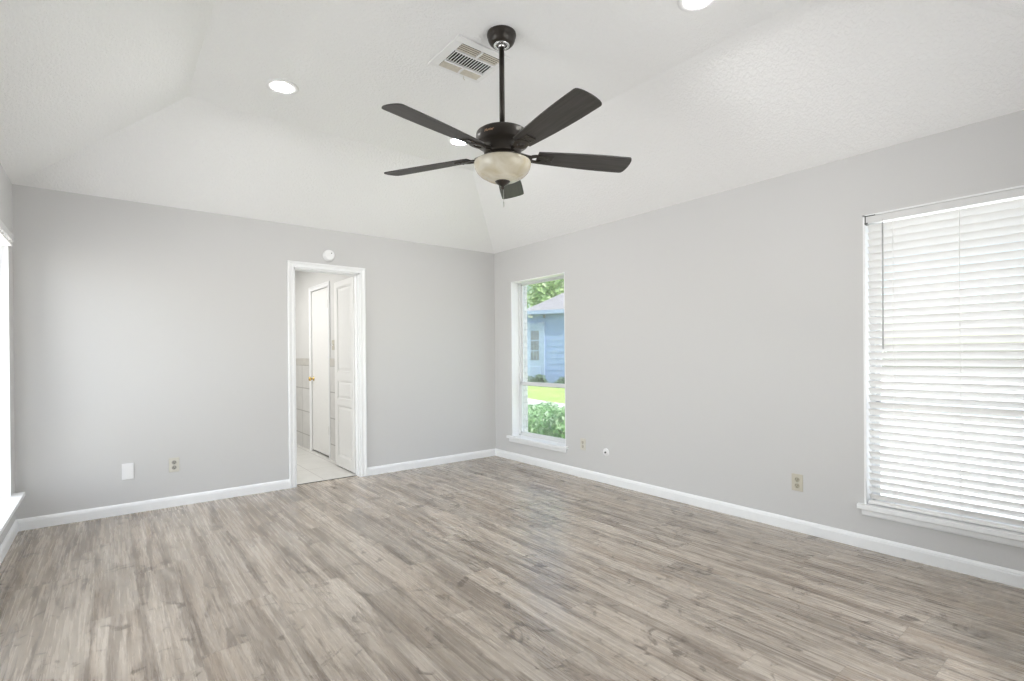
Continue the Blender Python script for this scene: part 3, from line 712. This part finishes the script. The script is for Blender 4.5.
def leaves(bm, blobs, n, size, up=.3):
    for _ in range(n):
        c, r = random.choice(blobs)
        d = Vector((random.gauss(0, 1), random.gauss(0, 1), random.gauss(0, 1))).normalized(); rr = random.random() ** .35
        p = Vector(c) + Vector((d.x * r[0], d.y * r[1], d.z * r[2])) * rr
        nrm = (d + Vector((random.uniform(-.8, .8), random.uniform(-.8, .8), random.uniform(-.3, .9) + up))).normalized()
        a = nrm.orthogonal().normalized(); a = Matrix.Rotation(random.random() * 6.28, 3, nrm) @ a; b = nrm.cross(a)
        s = size * random.uniform(.6, 1.3)
        q = [p - a * s, p + b * s * .42 + nrm * s * .1, p + a * s, p - b * s * .42 + nrm * s * .1]
        bm.faces.new([bm.verts.new(v) for v in q])
def plant(name, label, cat, loc, blobs, n, size, mat, trunk_h, trunk_r, group=None):
    t = thing(name, label, cat, loc, group=group)
    bm = B(); leaves(bm, blobs, n, size); obj('foliage', bm, mat, t)
    bm = B(); tube(bm, [(0, 0, -.1), (.05 * trunk_h, 0, trunk_h * .5), (0, .04 * trunk_h, trunk_h)], trunk_r, 8, trunk_r * .5)
    for k in range(4):
        an = k * 1.6 + .4; c, r = blobs[k % len(blobs)]
        tube(bm, [(0, .03 * trunk_h, trunk_h * .75), (c[0] * .5 + .1 * math.cos(an), c[1] * .5 + .1 * math.sin(an), (trunk_h * .75 + c[2]) * .55), (c[0], c[1], c[2])], trunk_r * .45, 6, trunk_r * .15)
    obj('trunk' if cat == 'tree' else 'stem', bm, M['bark'], t); return t
def blobset(n, R_, zc, rz, r0):
    return [((random.uniform(-R_, R_), random.uniform(-R_, R_), zc + random.uniform(-rz, rz)), (r0 * random.uniform(.7, 1.2),) * 3) for _ in range(n)]
plant('leafy_tree', 'bright green leafy tree rising behind the blue outbuilding roof', 'tree', (16.2, 14.0, .2), blobset(14, 3.2, 5.2, 1.8, 1.7), 9000, .20, M['tree_leaf'], 4.2, .25)
plant('shade_tree', 'dark green tree at upper left behind the leafy tree', 'tree', (17.5, 26.5, .2), blobset(10, 2.4, 8.0, 2.2, 1.9), 5000, .20, M['dark_leaf'], 4.5, .25)
for k, (x, y, r, h, lab) in enumerate(((1.06, .56, .38, .42, 'leafy green shrub at lower left outside the narrow window'), (.84, -.26, .38, .48, 'leafy green shrub at lower right outside the narrow window'), (2.0, 1.35, .46, .34, 'leafy green shrub behind the two nearest shrubs below the pale path'))):
    bl_ = [((random.uniform(-r, r) * .6, random.uniform(-r, r) * .6, h * random.uniform(.35, .95)), (r * .5, r * .5, h * .40)) for _ in range(9)]
    plant('garden_shrub', lab, 'shrub', (x, y, gz(x, y)), bl_, 3600, .036, M['shrub_leaf'], h * .6, .015, group='shrubs outside the window')
for (x, y, lab) in ((7.05, 7.35, 'low dark shrub against the outbuilding wall below its door'), (7.55, 6.55, 'low dark shrub against the outbuilding wall right of its door')):
    bl_ = [((random.uniform(-.22, .22), random.uniform(-.22, .22), random.uniform(.08, .24)), (.14, .14, .12)) for _ in range(7)]
    plant('border_shrub', lab, 'shrub', (x, y, gz(x, y)), bl_, 700, .05, M['dark_leaf'], .2, .015, group='shrubs at the outbuilding')
